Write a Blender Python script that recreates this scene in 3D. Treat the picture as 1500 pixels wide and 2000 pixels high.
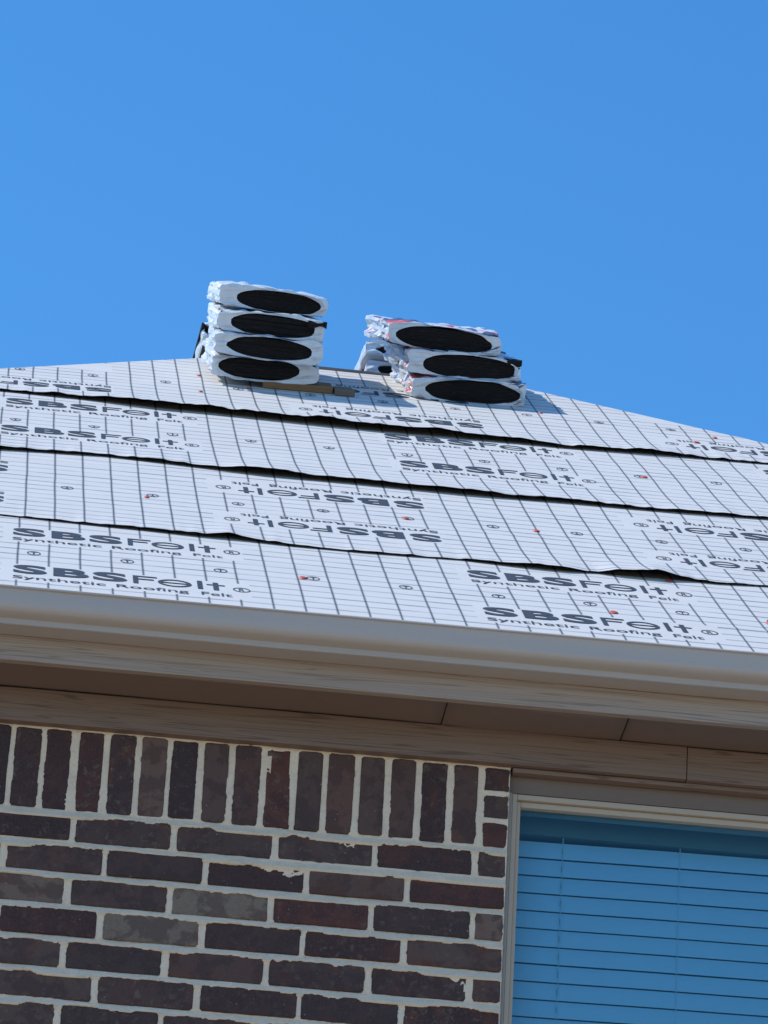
import bpy, bmesh, math, random
import numpy as np
from mathutils import Vector, Matrix
random.seed(7); rng = np.random.default_rng(7)
sc = bpy.context.scene
for o in list(bpy.data.objects): bpy.data.objects.remove(o)
COL = sc.collection
RAD = math.radians

# ---------------------------------------------------------------- camera, sky, sun, exposure
cam = bpy.data.cameras.new('camera'); cam.sensor_fit = 'HORIZONTAL'; cam.sensor_width = 36.0
cam.lens = 240.0; cam.clip_start = 0.1; cam.clip_end = 2000
co = bpy.data.objects.new('camera', cam); COL.objects.link(co)
cr = Vector((0.992884537, -0.108030127, 0.050097774)); cu = Vector((-0.091293713, -0.420438611, 0.902716363)); cf = Vector((0.076457525, 0.900866731, 0.427309467))
m3 = Matrix((cr, cu, -cf)).transposed()
co.matrix_world = Matrix.Translation((-1.2223, -9.58068, -3.81641)) @ m3.to_4x4()
sc.camera = co
SUN = Vector((-0.648, 0.035, 0.761)).normalized()
w = bpy.data.worlds.new('World'); sc.world = w; w.use_nodes = True
nt = w.node_tree; nt.nodes.clear()
sky = nt.nodes.new('ShaderNodeTexSky'); sky.sky_type = 'NISHITA'; sky.sun_disc = False
sky.sun_elevation = math.asin(SUN.z); sky.sun_rotation = math.atan2(SUN.x, SUN.y)
sky.air_density = 1.0; sky.dust_density = 0.0; sky.ozone_density = 3.0; sky.altitude = 300
hs = nt.nodes.new('ShaderNodeHueSaturation'); hs.inputs['Saturation'].default_value = 1.30
bg = nt.nodes.new('ShaderNodeBackground'); bg.inputs['Strength'].default_value = 0.15
wo = nt.nodes.new('ShaderNodeOutputWorld')
nt.links.new(sky.outputs[0], hs.inputs['Color']); nt.links.new(hs.outputs[0], bg.inputs['Color']); nt.links.new(bg.outputs[0], wo.inputs[0])
sl = bpy.data.lights.new('sun', 'SUN'); sl.energy = 3.45; sl.angle = RAD(0.53); sl.color = (1.0, 0.955, 0.89)
so = bpy.data.objects.new('sun', sl); COL.objects.link(so)
so.rotation_euler = (-SUN).to_track_quat('-Z', 'Y').to_euler()
sc.view_settings.view_transform = 'Standard'; sc.view_settings.look = 'None'
sc.view_settings.exposure = 0.57; sc.view_settings.gamma = 1.0; sc.view_settings.use_curve_mapping = False
sc.render.engine = 'CYCLES'

# ---------------------------------------------------------------- helpers
def tag(o, label=None, cat=None, group=None, kind=None):
    for k, v in (('label', label), ('category', cat), ('group', group), ('kind', kind)):
        if v: o[k] = v
    return o
def obj(name, me, mat=None, parent=None, loc=None):
    o = bpy.data.objects.new(name, me); COL.objects.link(o)
    if mat is not None:
        mats = mat if isinstance(mat, (list, tuple)) else [mat]
        if len(me.materials) == 0:
            for q in mats: me.materials.append(q)
    if parent: o.parent = parent
    if loc: o.location = loc
    return o
def empty(name, loc=(0, 0, 0), parent=None):
    o = bpy.data.objects.new(name, None); COL.objects.link(o); o.location = loc; o.empty_display_size = 0.1
    if parent: o.parent = parent
    return o
def mesh(name, v, f, smooth=False):
    me = bpy.data.meshes.new(name); me.from_pydata([tuple(p) for p in v], [], [tuple(q) for q in f]); me.update()
    if smooth: me.polygons.foreach_set('use_smooth', [True]*len(me.polygons))
    return me
def gridmesh(name, P, keep=None, smooth=True, uv=None):
    """P: array (n,m,3)"""
    n, m_ = P.shape[:2]
    idx = np.arange(n*m_).reshape(n, m_)
    q = np.stack([idx[:-1, :-1], idx[:-1, 1:], idx[1:, 1:], idx[1:, :-1]], -1)
    if keep is not None: q = q[keep]
    q = q.reshape(-1, 4)
    me = bpy.data.meshes.new(name)
    me.vertices.add(n*m_); me.vertices.foreach_set('co', P.reshape(-1).astype(np.float32))
    me.loops.add(len(q)*4); me.loops.foreach_set('vertex_index', q.reshape(-1).astype(np.int32))
    me.polygons.add(len(q)); me.polygons.foreach_set('loop_start', (np.arange(len(q))*4).astype(np.int32))
    me.polygons.foreach_set('loop_total', np.full(len(q), 4, np.int32))
    me.update(calc_edges=True)
    me.polygons.foreach_set('use_smooth', [smooth]*len(q))
    if uv is not None:
        l = me.uv_layers.new(name='UVMap'); l.data.foreach_set('uv', uv.reshape(-1, 2)[q.reshape(-1)].astype(np.float32).reshape(-1))
    me.validate()
    return me
def box(name, x0, x1, y0, y1, z0, z1, bev=0.0, seg=2):
    bm = bmesh.new(); bmesh.ops.create_cube(bm, size=1)
    for v in bm.verts:
        v.co = Vector(((x0+x1)/2+v.co.x*(x1-x0), (y0+y1)/2+v.co.y*(y1-y0), (z0+z1)/2+v.co.z*(z1-z0)))
    if bev: bmesh.ops.bevel(bm, geom=list(bm.edges), offset=bev, segments=seg, profile=0.6, affect='EDGES')
    me = bpy.data.meshes.new(name); bm.to_mesh(me); bm.free(); return me
_tab = rng.random((64, 64, 64))
def vnoise(x, y, z=0.0):
    """smooth value noise in [-1,1], numpy"""
    x, y, z = np.broadcast_arrays(np.asarray(x, float), np.asarray(y, float), np.asarray(z, float))
    xi, yi, zi = np.floor(x).astype(int), np.floor(y).astype(int), np.floor(z).astype(int)
    fx, fy, fz = x-xi, y-yi, z-zi
    fx, fy, fz = [t*t*t*(t*(t*6-15)+10) for t in (fx, fy, fz)]
    g = lambda a, b, c: _tab[(xi+a) & 63, (yi+b) & 63, (zi+c) & 63]
    a = (g(0,0,0)*(1-fx)+g(1,0,0)*fx)*(1-fy)+(g(0,1,0)*(1-fx)+g(1,1,0)*fx)*fy
    b = (g(0,0,1)*(1-fx)+g(1,0,1)*fx)*(1-fy)+(g(0,1,1)*(1-fx)+g(1,1,1)*fx)*fy
    return (a*(1-fz)+b*fz)*2-1
def sstep(a, b, x): t = np.clip((x-a)/(b-a), 0, 1); return t*t*(3-2*t)

class Mat:
    def __init__(s, name, rough=0.7, spec=0.3):
        s.m = bpy.data.materials.new(name); s.m.use_nodes = True; s.t = s.m.node_tree
        s.b = s.t.nodes['Principled BSDF']; s.out = s.t.nodes['Material Output']
        s.b.inputs['Roughness'].default_value = rough; s.b.inputs['Specular IOR Level'].default_value = spec
    def n(s, typ, **kw):
        q = s.t.nodes.new(typ)
        for k, v in kw.items():
            if hasattr(q, k): setattr(q, k, v)
            else: q.inputs[k].default_value = v
        return q
    def l(s, a, b): s.t.links.new(a, b)
    def math(s, op, a, b=None, c=None):
        q = s.t.nodes.new('ShaderNodeMath'); q.operation = op
        for i, v in enumerate((a, b, c)):
            if v is None: continue
            if isinstance(v, (int, float)): q.inputs[i].default_value = v
            else: s.l(v, q.inputs[i])
        return q.outputs[0]
    def mix(s, fac, a, b, blend='MIX'):
        q = s.t.nodes.new('ShaderNodeMix'); q.data_type = 'RGBA'; q.blend_type = blend
        for i, v in ((0, fac), (6, a), (7, b)):
            if isinstance(v, (int, float)): q.inputs[i].default_value = v
            elif isinstance(v, tuple): q.inputs[i].default_value = (*v, 1) if len(v) == 3 else v
            else: s.l(v, q.inputs[i])
        return q.outputs[2]
    def ramp(s, fac, stops, interp='LINEAR'):
        q = s.t.nodes.new('ShaderNodeValToRGB'); e = q.color_ramp.elements; q.color_ramp.interpolation = interp
        while len(e) < len(stops): e.new(0.5)
        for i, (p, c) in enumerate(stops):
            e[i].position = p; e[i].color = (*c, 1) if isinstance(c, tuple) else (c, c, c, 1)
        s.l(fac, q.inputs[0]); return q.outputs[0]
    def noise(s, vec, scale, detail=3, rough=0.55, dist=0.0):
        q = s.n('ShaderNodeTexNoise', Scale=scale, Detail=detail, Roughness=rough, Distortion=dist)
        if vec is not None: s.l(vec, q.inputs['Vector'])
        return q.outputs[0]
    def coord(s, out='Object', scale=None, offset=None):
        c = s.n('ShaderNodeTexCoord').outputs[out]
        if scale or offset is not None:
            mp = s.n('ShaderNodeMapping'); s.l(c, mp.inputs[0])
            if scale: mp.inputs['Scale'].default_value = scale
            if offset is not None: s.l(offset, mp.inputs['Location'])
            c = mp.outputs[0]
        return c
    def color(s, c):
        if isinstance(c, tuple): s.b.inputs['Base Color'].default_value = (*c, 1)
        else: s.l(c, s.b.inputs['Base Color'])
    def bump(s, h, strength=0.3, dist=0.002):
        q = s.n('ShaderNodeBump', Strength=strength, Distance=dist); s.l(h, q.inputs['Height']); s.l(q.outputs[0], s.b.inputs['Normal'])

# ---------------------------------------------------------------- materials
def mat_painted_wood(name, base, grain=0.25, spec=0.25, gscale=1.0):
    a = Mat(name, 0.55, spec)
    v = a.coord('Object', (0.30, 14, 14*gscale))
    wv = a.noise(v, 3.0, 2, 0.5, 0.7)
    v2 = a.coord('Object', (1.2, 60, 60*gscale)); fine = a.noise(v2, 3.0, 3, 0.6, 0.6)
    lines = a.ramp(a.math('SINE', a.math('MULTIPLY', wv, 75.0)), [(0.0, 0.0), (0.75, 0.15), (1.0, 1.0)])
    stain = a.noise(a.coord('Object', (1.0, 6, 6)), 2.2, 4)
    c = a.mix(a.math('MULTIPLY', lines, grain), base, tuple(k*0.42 for k in base))
    c = a.mix(a.math('MULTIPLY', a.ramp(stain, [(0.35, 0.0), (0.75, 1.0)]), 0.35), c, tuple(k*q for k, q in zip(base, (0.78, 0.70, 0.60))))
    a.color(c); a.bump(a.math('ADD', a.math('MULTIPLY', lines, -0.8), a.math('MULTIPLY', fine, 0.5)), 0.35, 0.0012)
    return a.m
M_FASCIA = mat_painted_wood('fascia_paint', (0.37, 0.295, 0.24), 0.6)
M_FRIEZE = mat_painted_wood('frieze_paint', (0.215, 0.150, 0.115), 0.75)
def mat_plain(name, base, rough=0.5, spec=0.3, nscale=30, amt=0.12, bump=0.0):
    a = Mat(name, rough, spec); n1 = a.noise(a.coord('Object'), nscale, 4)
    n2 = a.noise(a.coord('Object', (1, 1, 3)), 3.0, 4)
    c = a.mix(a.math('MULTIPLY', n2, 2*amt), base, tuple(k*0.72 for k in base))
    c = a.mix(a.math('MULTIPLY', a.ramp(n1, [(0.55, 0.0), (0.75, 1.0)]), amt), c, tuple(k*0.6 for k in base))
    a.color(c)
    if bump: a.bump(n1, bump, 0.001)
    return a.m
M_GUTTER = mat_plain('gutter_enamel', (0.455, 0.40, 0.355), 0.42, 0.4, 60, 0.10)
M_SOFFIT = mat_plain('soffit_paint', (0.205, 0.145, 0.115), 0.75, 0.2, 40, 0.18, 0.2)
M_VINYL = mat_plain('window_vinyl', (0.44, 0.37, 0.285), 0.45, 0.35, 40, 0.08)
M_HEADER = mat_plain('window_header', (0.19, 0.15, 0.125), 0.7, 0.2, 40, 0.15)
M_CAULK = mat_plain('caulk', (0.36, 0.34, 0.31), 0.8, 0.2, 50, 0.3, 0.4)
M_RAIL = mat_plain('blind_rail', (0.20, 0.23, 0.19), 0.7, 0.1)  # greenish dark of the shaded recess is put into the rail colour
M_SLAT = mat_plain('blind_slat', (0.72, 0.82, 0.86), 0.5, 0.3, 20, 0.03)
M_ROOM = mat_plain('room_wall', (0.30, 0.28, 0.25), 0.9, 0.1)
M_SLOT = mat_plain('cord_slot', (0.05, 0.06, 0.08), 0.9, 0.1)
M_CORD = mat_plain('ladder_cord', (0.70, 0.80, 0.79), 0.9, 0.1)
M_GUTTERDARK = mat_plain('ridge_shade_backing', (0.05, 0.05, 0.055), 0.9, 0.1)  # painted shade for the ridge strip; also colours the soffit backing
def mat_board(name, c1, c2):
    a = Mat(name, 0.8, 0.15); v = a.coord('Object', (2, 30, 30)); n1 = a.noise(v, 3, 4, 0.6, 1.0)
    a.color(a.mix(n1, c1, c2)); a.bump(n1, 0.3, 0.002); return a.m
M_BOARD = mat_board('raw_lumber_shaded', (0.25, 0.155, 0.08), (0.15, 0.09, 0.05))  # wood darkened so the stack's shadow is part of its colour
M_BOARD2 = mat_board('grey_lumber', (0.20, 0.165, 0.125), (0.12, 0.10, 0.08))

def mat_brick():
    a = Mat('dark_brick', 0.9, 0.12)
    oi = a.n('ShaderNodeObjectInfo'); ge = a.n('ShaderNodeNewGeometry')
    r0 = a.math('FRACT', a.math('ADD', a.math('MULTIPLY', oi.outputs['Random'], 7.31), a.math('MULTIPLY', ge.outputs['Random Per Island'], 3.77)))
    wn = a.n('ShaderNodeTexWhiteNoise', noise_dimensions='1D'); a.l(r0, wn.inputs['W'])
    sep = a.n('ShaderNodeSeparateColor'); a.l(wn.outputs['Color'], sep.inputs[0])
    ra, rb, rc = sep.outputs[0], sep.outputs[1], sep.outputs[2]
    base = a.ramp(ra, [(0.0, (0.070, 0.040, 0.040)), (0.14, (0.115, 0.066, 0.056)), (0.28, (0.044, 0.030, 0.036)), (0.42, (0.130, 0.082, 0.068)), (0.55, (0.052, 0.033, 0.036)),
                       (0.68, (0.115, 0.046, 0.038)), (0.80, (0.235, 0.180, 0.140)), (0.90, (0.060, 0.036, 0.038)), (1.0, (0.105, 0.064, 0.058))])
    pos = ge.outputs['Position']
    off = a.n('ShaderNodeVectorMath', operation='SCALE'); a.l(wn.outputs['Color'], off.inputs[0]); off.inputs['Scale'].default_value = 40
    ad = a.n('ShaderNodeVectorMath', operation='ADD'); a.l(pos, ad.inputs[0]); a.l(off.outputs[0], ad.inputs[1])
    p = ad.outputs[0]
    blotch = a.noise(p, 21, 4, 0.6, 0.3); mid = a.noise(p, 70, 5, 0.7, 0.4); fine = a.noise(p, 330, 3, 0.65); speck = a.noise(p, 150, 2, 0.5)
    c = a.mix(a.math('MULTIPLY', a.ramp(blotch, [(0.47, 0.0), (0.54, 1.0)]), 0.5), base, (0.050, 0.031, 0.034))
    # flashed paler / redder burn marks on some bricks
    c = a.mix(a.math('MULTIPLY', a.ramp(mid, [(0.55, 0.0), (0.64, 1.0)]), a.math('MULTIPLY', rb, 0.65)), c, (0.17, 0.135, 0.105))
    red = a.noise(p, 13, 3, 0.5, 0.5)
    c = a.mix(a.math('MULTIPLY', a.ramp(red, [(0.56, 0.0), (0.68, 1.0)]), a.math('MULTIPLY', rc, 0.5)), c, (0.15, 0.055, 0.034))
    c = a.mix(a.math('MULTIPLY', a.ramp(fine, [(0.42, 0.0), (0.62, 1.0)]), 0.35), c, (0.10, 0.085, 0.075))
    c = a.mix(a.math('MULTIPLY', a.ramp(speck, [(0.74, 0.0), (0.78, 1.0)]), 0.7), c, (0.42, 0.40, 0.36))
    a.color(c)
    h = a.math('ADD', a.math('MULTIPLY', mid, 1.2), a.math('MULTIPLY', fine, 0.5)); a.bump(h, 0.7, 0.003)
    return a.m
M_BRICK = mat_brick()
def mat_mortar():
    a = Mat('mortar', 0.95, 0.1); p = a.coord('Object')
    n1 = a.noise(p, 22, 4); n2 = a.noise(p, 260, 3, 0.7); n3 = a.noise(p, 90, 3, 0.6)
    c = a.mix(n1, (0.62, 0.505, 0.375), (0.79, 0.66, 0.51)); c = a.mix(a.math('MULTIPLY', a.ramp(n2, [(0.5, 0.0), (0.7, 1.0)]), 0.22), c, (0.30, 0.255, 0.21))
    c = a.mix(a.math('MULTIPLY', a.ramp(n3, [(0.60, 0.0), (0.75, 1.0)]), 0.3), c, (0.36, 0.27, 0.19))
    a.color(c); a.bump(a.math('ADD', n2, n3), 0.6, 0.0025); return a.m
M_MORTAR = mat_mortar()
def mat_brickfar():
    a = Mat('brick_far_side', 0.9, 0.2); p = a.coord('Generated')
    b = a.n('ShaderNodeTexBrick', Scale=26.0); b.inputs['Color1'].default_value = (0.04, 0.03, 0.03, 1); b.inputs['Color2'].default_value = (0.07, 0.05, 0.045, 1)
    b.inputs['Mortar'].default_value = (0.45, 0.42, 0.38, 1); a.l(p, b.inputs['Vector']); a.color(b.outputs[0]); return a.m
M_BRICKFAR = mat_brickfar()

PER, GRID = 0.981, 0.0654
INK = (0.026, 0.040, 0.058)
def mat_ink():
    a = Mat('felt_ink', 0.75, 0.2); n = a.noise(a.coord('Object'), 55, 3)
    a.color(a.mix(n, (0.020, 0.028, 0.048), (0.060, 0.078, 0.10))); return a.m
M_INK = mat_ink()
FELT = (0.555, 0.545, 0.525)
def mat_felt(name, phase, x0, uA, uB, blockw=0.515, plain=False):
    a = Mat(name, 0.62, 0.3)
    uvn = a.n('ShaderNodeUVMap'); sp = a.n('ShaderNodeSeparateXYZ'); a.l(uvn.outputs[0], sp.inputs[0])
    X, U = sp.outputs[0], sp.outputs[1]
    cmb = a.n('ShaderNodeCombineXYZ'); a.l(a.math('MULTIPLY', X, 0.6), cmb.inputs[0]); a.l(a.math('MULTIPLY', U, 3.0), cmb.inputs[1])
    jig = a.math('MULTIPLY', a.math('SUBTRACT', a.noise(cmb.outputs[0], 0.9, 1), 0.5), 0.004)
    Xj = a.math('ADD', X, jig)
    g = a.math('MULTIPLY', a.math('ABSOLUTE', a.math('SUBTRACT', a.math('FRACT', a.math('ADD', a.math('DIVIDE', a.math('SUBTRACT', Xj, phase), GRID), 0.5)), 0.5)), GRID)
    vline = a.math('SUBTRACT', 1.0, a.n('ShaderNodeMapRange', interpolation_type='LINEAR').outputs[0]) if False else a.ramp(g, [(0.00105, 1.0), (0.0017, 0.0)])
    gu = a.math('MULTIPLY', a.math('ABSOLUTE', a.math('SUBTRACT', a.math('FRACT', a.math('DIVIDE', U, 0.068)), 0.5)), 0.068)
    hline = a.ramp(gu, [(0.0034, 1.0), (0.0056, 0.0)])
    cm2 = a.n('ShaderNodeCombineXYZ'); a.l(a.math('MULTIPLY', X, 1.0), cm2.inputs[0]); a.l(a.math('MULTIPLY', U, 5.0), cm2.inputs[1])
    patch = a.noise(cm2.outputs[0], 5.5, 3, 0.6)
    hline = a.math('MULTIPLY', hline, a.ramp(patch, [(0.34, 0.18), (0.62, 1.0)]))
    # clear field round the lettering
    fx = a.math('MULTIPLY', a.math('FRACT', a.math('DIVIDE', a.math('SUBTRACT', X, x0-0.022), PER)), PER)
    inx = a.math('LESS_THAN', fx, blockw)
    dA = a.math('LESS_THAN', a.math('ABSOLUTE', a.math('SUBTRACT', U, uA)), 0.095)
    dB = a.math('LESS_THAN', a.math('ABSOLUTE', a.math('SUBTRACT', U, uB)), 0.095)
    clear = a.math('SUBTRACT', 1.0, a.math('MULTIPLY', inx, a.math('MAXIMUM', dA, dB)))
    mott = a.noise(cm2.outputs[0], 2.4, 4, 0.6)
    base = a.mix(mott, tuple(k*0.90 for k in FELT), tuple(min(1, k*1.06) for k in FELT))
    weave = a.noise(uvn.outputs[0], 420, 2, 0.6)
    c = a.mix(a.math('MULTIPLY', hline, clear), base, (0.14, 0.155, 0.18))
    c = a.mix(a.math('MULTIPLY', vline, clear), c, INK)
    smudge = a.noise(uvn.outputs[0], 9, 5, 0.7)
    c = a.mix(a.math('MULTIPLY', a.ramp(smudge, [(0.60, 0.0), (0.80, 1.0)]), 0.35), c, (0.40, 0.38, 0.36))
    ge = a.n('ShaderNodeNewGeometry')
    c = a.mix(ge.outputs['Backfacing'], c, (0.02, 0.02, 0.024))
    a.color(c)
    a.bump(a.math('ADD', a.math('MULTIPLY', weave, 0.25), a.math('MULTIPLY', patch, 2.0)), 0.25, 0.0025)
    return a.m
M_CAP = mat_plain('red_cap', (0.50, 0.075, 0.05), 0.5, 0.3, 80, 0.1)

def mat_wrap(name, prints):
    a = Mat(name, 0.33, 0.5); p = a.coord('Object')
    n1 = a.noise(p, 26, 4, 0.6, 0.8); n2 = a.noise(p, 70, 3, 0.6)
    sp = a.n('ShaderNodeSeparateXYZ'); a.l(p, sp.inputs[0])
    c = a.mix(n1, (0.47, 0.53, 0.59), (0.61, 0.66, 0.71))
    ge = a.n('ShaderNodeNewGeometry'); tr = a.n('ShaderNodeVectorTransform', vector_type='NORMAL', convert_from='WORLD', convert_to='OBJECT'); a.l(ge.outputs['Normal'], tr.inputs[0])
    ns = a.n('ShaderNodeSeparateXYZ'); a.l(tr.outputs[0], ns.inputs[0])
    top = a.math('GREATER_THAN', ns.outputs[2], 0.45)
    # printed panels on the broad faces: navy bands and red lettering-like patches
    bx = a.noise(a.coord('Object', (9, 4, 1)), 1.3, 1, 0.4); by = a.noise(a.coord('Object', (5, 9, 1)), 1.1, 1, 0.4)
    navy = a.math('MULTIPLY', a.math('GREATER_THAN', bx, 0.55), top); redm = a.math('MULTIPLY', a.math('GREATER_THAN', by, 0.57), top)
    c = a.mix(a.math('MULTIPLY', navy, 0.9*prints), c, (0.03, 0.05, 0.13)); c = a.mix(a.math('MULTIPLY', redm, 0.9*prints), c, (0.55, 0.06, 0.05))
    # small printed text rows on the long sides
    side = a.math('GREATER_THAN', a.math('ABSOLUTE', ns.outputs[0]), 0.6)
    rows = a.math('GREATER_THAN', a.math('FRACT', a.math('MULTIPLY', sp.outputs[2], 70)), 0.5)
    dash = a.math('GREATER_THAN', a.noise(a.coord('Object', (1, 60, 60)), 2.5, 1), 0.52)
    zone = a.math('GREATER_THAN', a.noise(a.coord('Object', (1, 6, 6)), 1.6, 1), 0.56)
    txt = a.math('MULTIPLY', a.math('MULTIPLY', rows, dash), a.math('MULTIPLY', side, zone))
    c = a.mix(a.math('MULTIPLY', txt, 0.55*prints), c, (0.12, 0.10, 0.12))
    a.color(c); a.bump(a.math('ADD', n1, a.math('MULTIPLY', n2, 0.6)), 0.5, 0.006)
    return a.m
M_WRAP = mat_wrap('bundle_wrap', 0.12)
M_WRAPP = mat_wrap('bundle_wrap_printed', 1.0)
def mat_shingle():
    a = Mat('asphalt_shingle_edges', 0.95, 0.15); p = a.coord('Object', (3, 3, 1))
    sp = a.n('ShaderNodeSeparateXYZ'); a.l(p, sp.inputs[0])
    wob = a.noise(p, 6, 3); ln = a.math('SINE', a.math('ADD', a.math('MULTIPLY', sp.outputs[2], 2000.0), a.math('MULTIPLY', wob, 9.0)))
    g = a.noise(a.coord('Object', (20, 20, 300)), 2.0, 3)
    c = a.mix(a.ramp(ln, [(0.3, 0.0), (0.9, 1.0)]), (0.010, 0.010, 0.012), (0.030, 0.029, 0.030))
    c = a.mix(a.math('MULTIPLY', a.ramp(g, [(0.58, 0.0), (0.72, 1.0)]), 0.5), c, (0.06, 0.055, 0.05))
    a.color(c); a.bump(a.math('ADD', ln, g), 0.6, 0.002); return a.m
M_SHING = mat_shingle()
def mat_ground():
    a = Mat('dry_lawn', 1.0, 0.05); p = a.coord('Object'); n1 = a.noise(p, 0.25, 5, 0.6); n2 = a.noise(p, 14, 4, 0.7)
    c = a.mix(n1, (0.40, 0.335, 0.255), (0.31, 0.26, 0.19)); c = a.mix(a.math('MULTIPLY', n2, 0.5), c, (0.44, 0.375, 0.29)); a.color(c); a.bump(n2, 0.6, 0.03); return a.m
M_GROUND = mat_ground()
def mat_glass():
    a = Mat('coated_glass'); t = a.t; t.nodes.remove(a.b)
    tr = a.n('ShaderNodeBsdfTransparent'); tr.inputs[0].default_value = (0.48, 0.765, 0.94, 1)
    gl = a.n('ShaderNodeBsdfGlossy', Roughness=0.0); gl.inputs[0].default_value = (0.86, 0.95, 0.92, 1)
    fr = a.n('ShaderNodeFresnel', IOR=1.5)
    fac = a.math('MINIMUM', a.math('ADD', fr.outputs[0], 0.02), 1.0)
    mx = a.n('ShaderNodeMixShader'); a.l(fac, mx.inputs[0]); a.l(tr.outputs[0], mx.inputs[1]); a.l(gl.outputs[0], mx.inputs[2]); a.l(mx.outputs[0], a.out.inputs[0])
    wv = a.noise(a.coord('Object'), 2.2, 1); bp = a.n('ShaderNodeBump', Strength=0.02, Distance=0.01); a.l(wv, bp.inputs['Height']); a.l(bp.outputs[0], gl.inputs['Normal'])
    return a.m
M_GLASS = mat_glass()

# ---------------------------------------------------------------- large structure
GZ = -5.416
g = obj('ground', mesh('ground', [(-900, -900, GZ), (900, -900, GZ), (900, 900, GZ), (-900, 900, GZ)], [(0, 1, 2, 3)]), M_GROUND); tag(g, kind='structure')
def mat_bounce():
    a = Mat('bounce_tan', 1.0, 0.05); p = a.coord('Object'); n1 = a.noise(p, 0.8, 5, 0.6); n2 = a.noise(p, 30, 4, 0.7)
    c = a.mix(n1, (0.27, 0.205, 0.145), (0.34, 0.265, 0.19)); c = a.mix(a.math('MULTIPLY', n2, 0.5), c, (0.38, 0.30, 0.22)); a.color(c); a.bump(n2, 0.7, 0.03); return a.m
lw = obj('bounce_sheet', mesh('bounce_sheet', [(-14, -4.2, GZ+.004), (14, -4.2, GZ+.004), (14, 12, GZ+.004), (-14, 12, GZ+.004)], [(0, 1, 2, 3)]), mat_bounce()); tag(lw, kind='structure')  # unseen tan sheet added to shape the light bounced up to the eaves
house = empty('brick_house', (-0.22, 3.29, GZ))
tag(house, 'dark brick house with tan eaves and hip roof covered in white printed felt', 'house')
HL = Vector((-0.22, 3.29, GZ))
def part(name, me, mat, parent=None):
    """part given in world coordinates, parented to the house or to one of its parts (all parts sit at the world origin)"""
    o = obj(name, me, mat)
    if parent is None or parent is house: o.parent = house; o.location = -HL
    else: o.parent = parent
    return o
PIT = RAD(33.69); YE, ZE = -0.19, 0.385
CP, SP = math.cos(PIT), math.sin(PIT)
URIDGE = 4.185; XL, XR = -0.662, 0.222
YR = YE+URIDGE*CP; ZR = ZE+URIDGE*SP; RUN = YR-YE
XLE, XRE = XL-RUN, XR+RUN; YB = YR+RUN
def roofpt(X, U, H): return np.stack([X+0*U, YE+U*CP-H*SP, ZE+U*SP+H*CP], -1)
# deck (slightly below the felt)
d = 0.012
dk = [(XLE, YE, ZE-d), (XRE, YE, ZE-d), (XRE, YB, ZE-d), (XLE, YB, ZE-d), (XL, YR, ZR-d*1.2), (XR, YR, ZR-d*1.2)]
part('roof_deck', mesh('roof_deck', dk, [(0, 1, 5, 4), (1, 2, 5), (2, 3, 4, 5), (3, 0, 4)]), M_BOARD2)
# walls other than the front
WX0, WX1, WY1 = XLE+0.19, XRE-0.19, YB-0.19
part('side_wall', box('side_wall', WX0, WX0+0.1, 0.06, WY1, GZ, 0.26), M_BRICKFAR)
part('side_wall', box('side_wall', WX1-0.1, WX1, 0.06, WY1, GZ, 0.26), M_BRICKFAR)
part('back_wall', box('back_wall', WX0+0.1, WX1-0.1, WY1-0.1, WY1, GZ, 0.26), M_BRICKFAR)

# ---- felt sheets on the front slope
def hipU(X): return np.minimum(URIDGE, np.minimum(URIDGE+(X-XL)/CP, URIDGE-(X-XR)/CP))
LAP = [None, 0.90, 1.96, 2.98]
EDGE = {1: ([-4, -1.199, -0.975, -0.897, -0.751, -0.695, -0.572, -0.415, -0.186, -0.075, 0.037, 0.113, 0.151, 0.242, 0.323, 0.38, 0.499, 4],
            [0.93, 0.942, 0.914, 0.914, 0.894, 0.901, 0.884, 0.879, 0.909, 0.888, 0.879, 0.904, 0.888, 0.882, 0.9, 0.897, 0.926, 0.92],
            [.004, .0034, .0045, .0062, .0083, .0125, .0057, .0030, .0036, .0099, .0110, .0027, .0140, .0190, .0085, .0036, .0032, .004]),
        2: ([-4, -1.212, -0.966, -0.722, -0.6, -0.354, -0.11, 0.139, 0.389, 0.646, 4], [1.97, 1.97, 2.02, 1.971, 1.936, 1.93, 1.91, 1.93, 1.943, 1.98, 1.98],
            [.008, .0085, .0060, .0075, .0161, .0128, .0140, .0105, .0090, .0056, .006]),
        3: ([-4, -1.224, -1.025, -0.827, -0.694, -0.429, -0.164, 0.106, 0.238, 0.445, 0.788, 4], [3.02, 3.025, 3.01, 2.96, 2.963, 2.942, 2.932, 2.955, 2.95, 2.985, 3.025, 3.02],
            [.005, .0056, .0124, .019, .019, .0218, .0205, .0150, .0085, .0124, .0032, .004])}
def lapU(i, X):
    if i == 0: return 0.0*X
    return np.interp(X, EDGE[i][0], EDGE[i][1])+0.006*vnoise(X*1.6, 3.3*i)+0.003*vnoise(X*7.0, 9.1*i)
def lift(i, X):
    if i == 0: return 0*X
    xs, _, hs_ = EDGE[i]; b = np.interp(X, xs, hs_)*1.08
    return np.maximum(0.002, b*(1+0.16*vnoise(X*13, 5.0*i))+0.0016*vnoise(X*24, 2.0*i)+0.0012*vnoise(X*57, 2.0*i))
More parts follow.
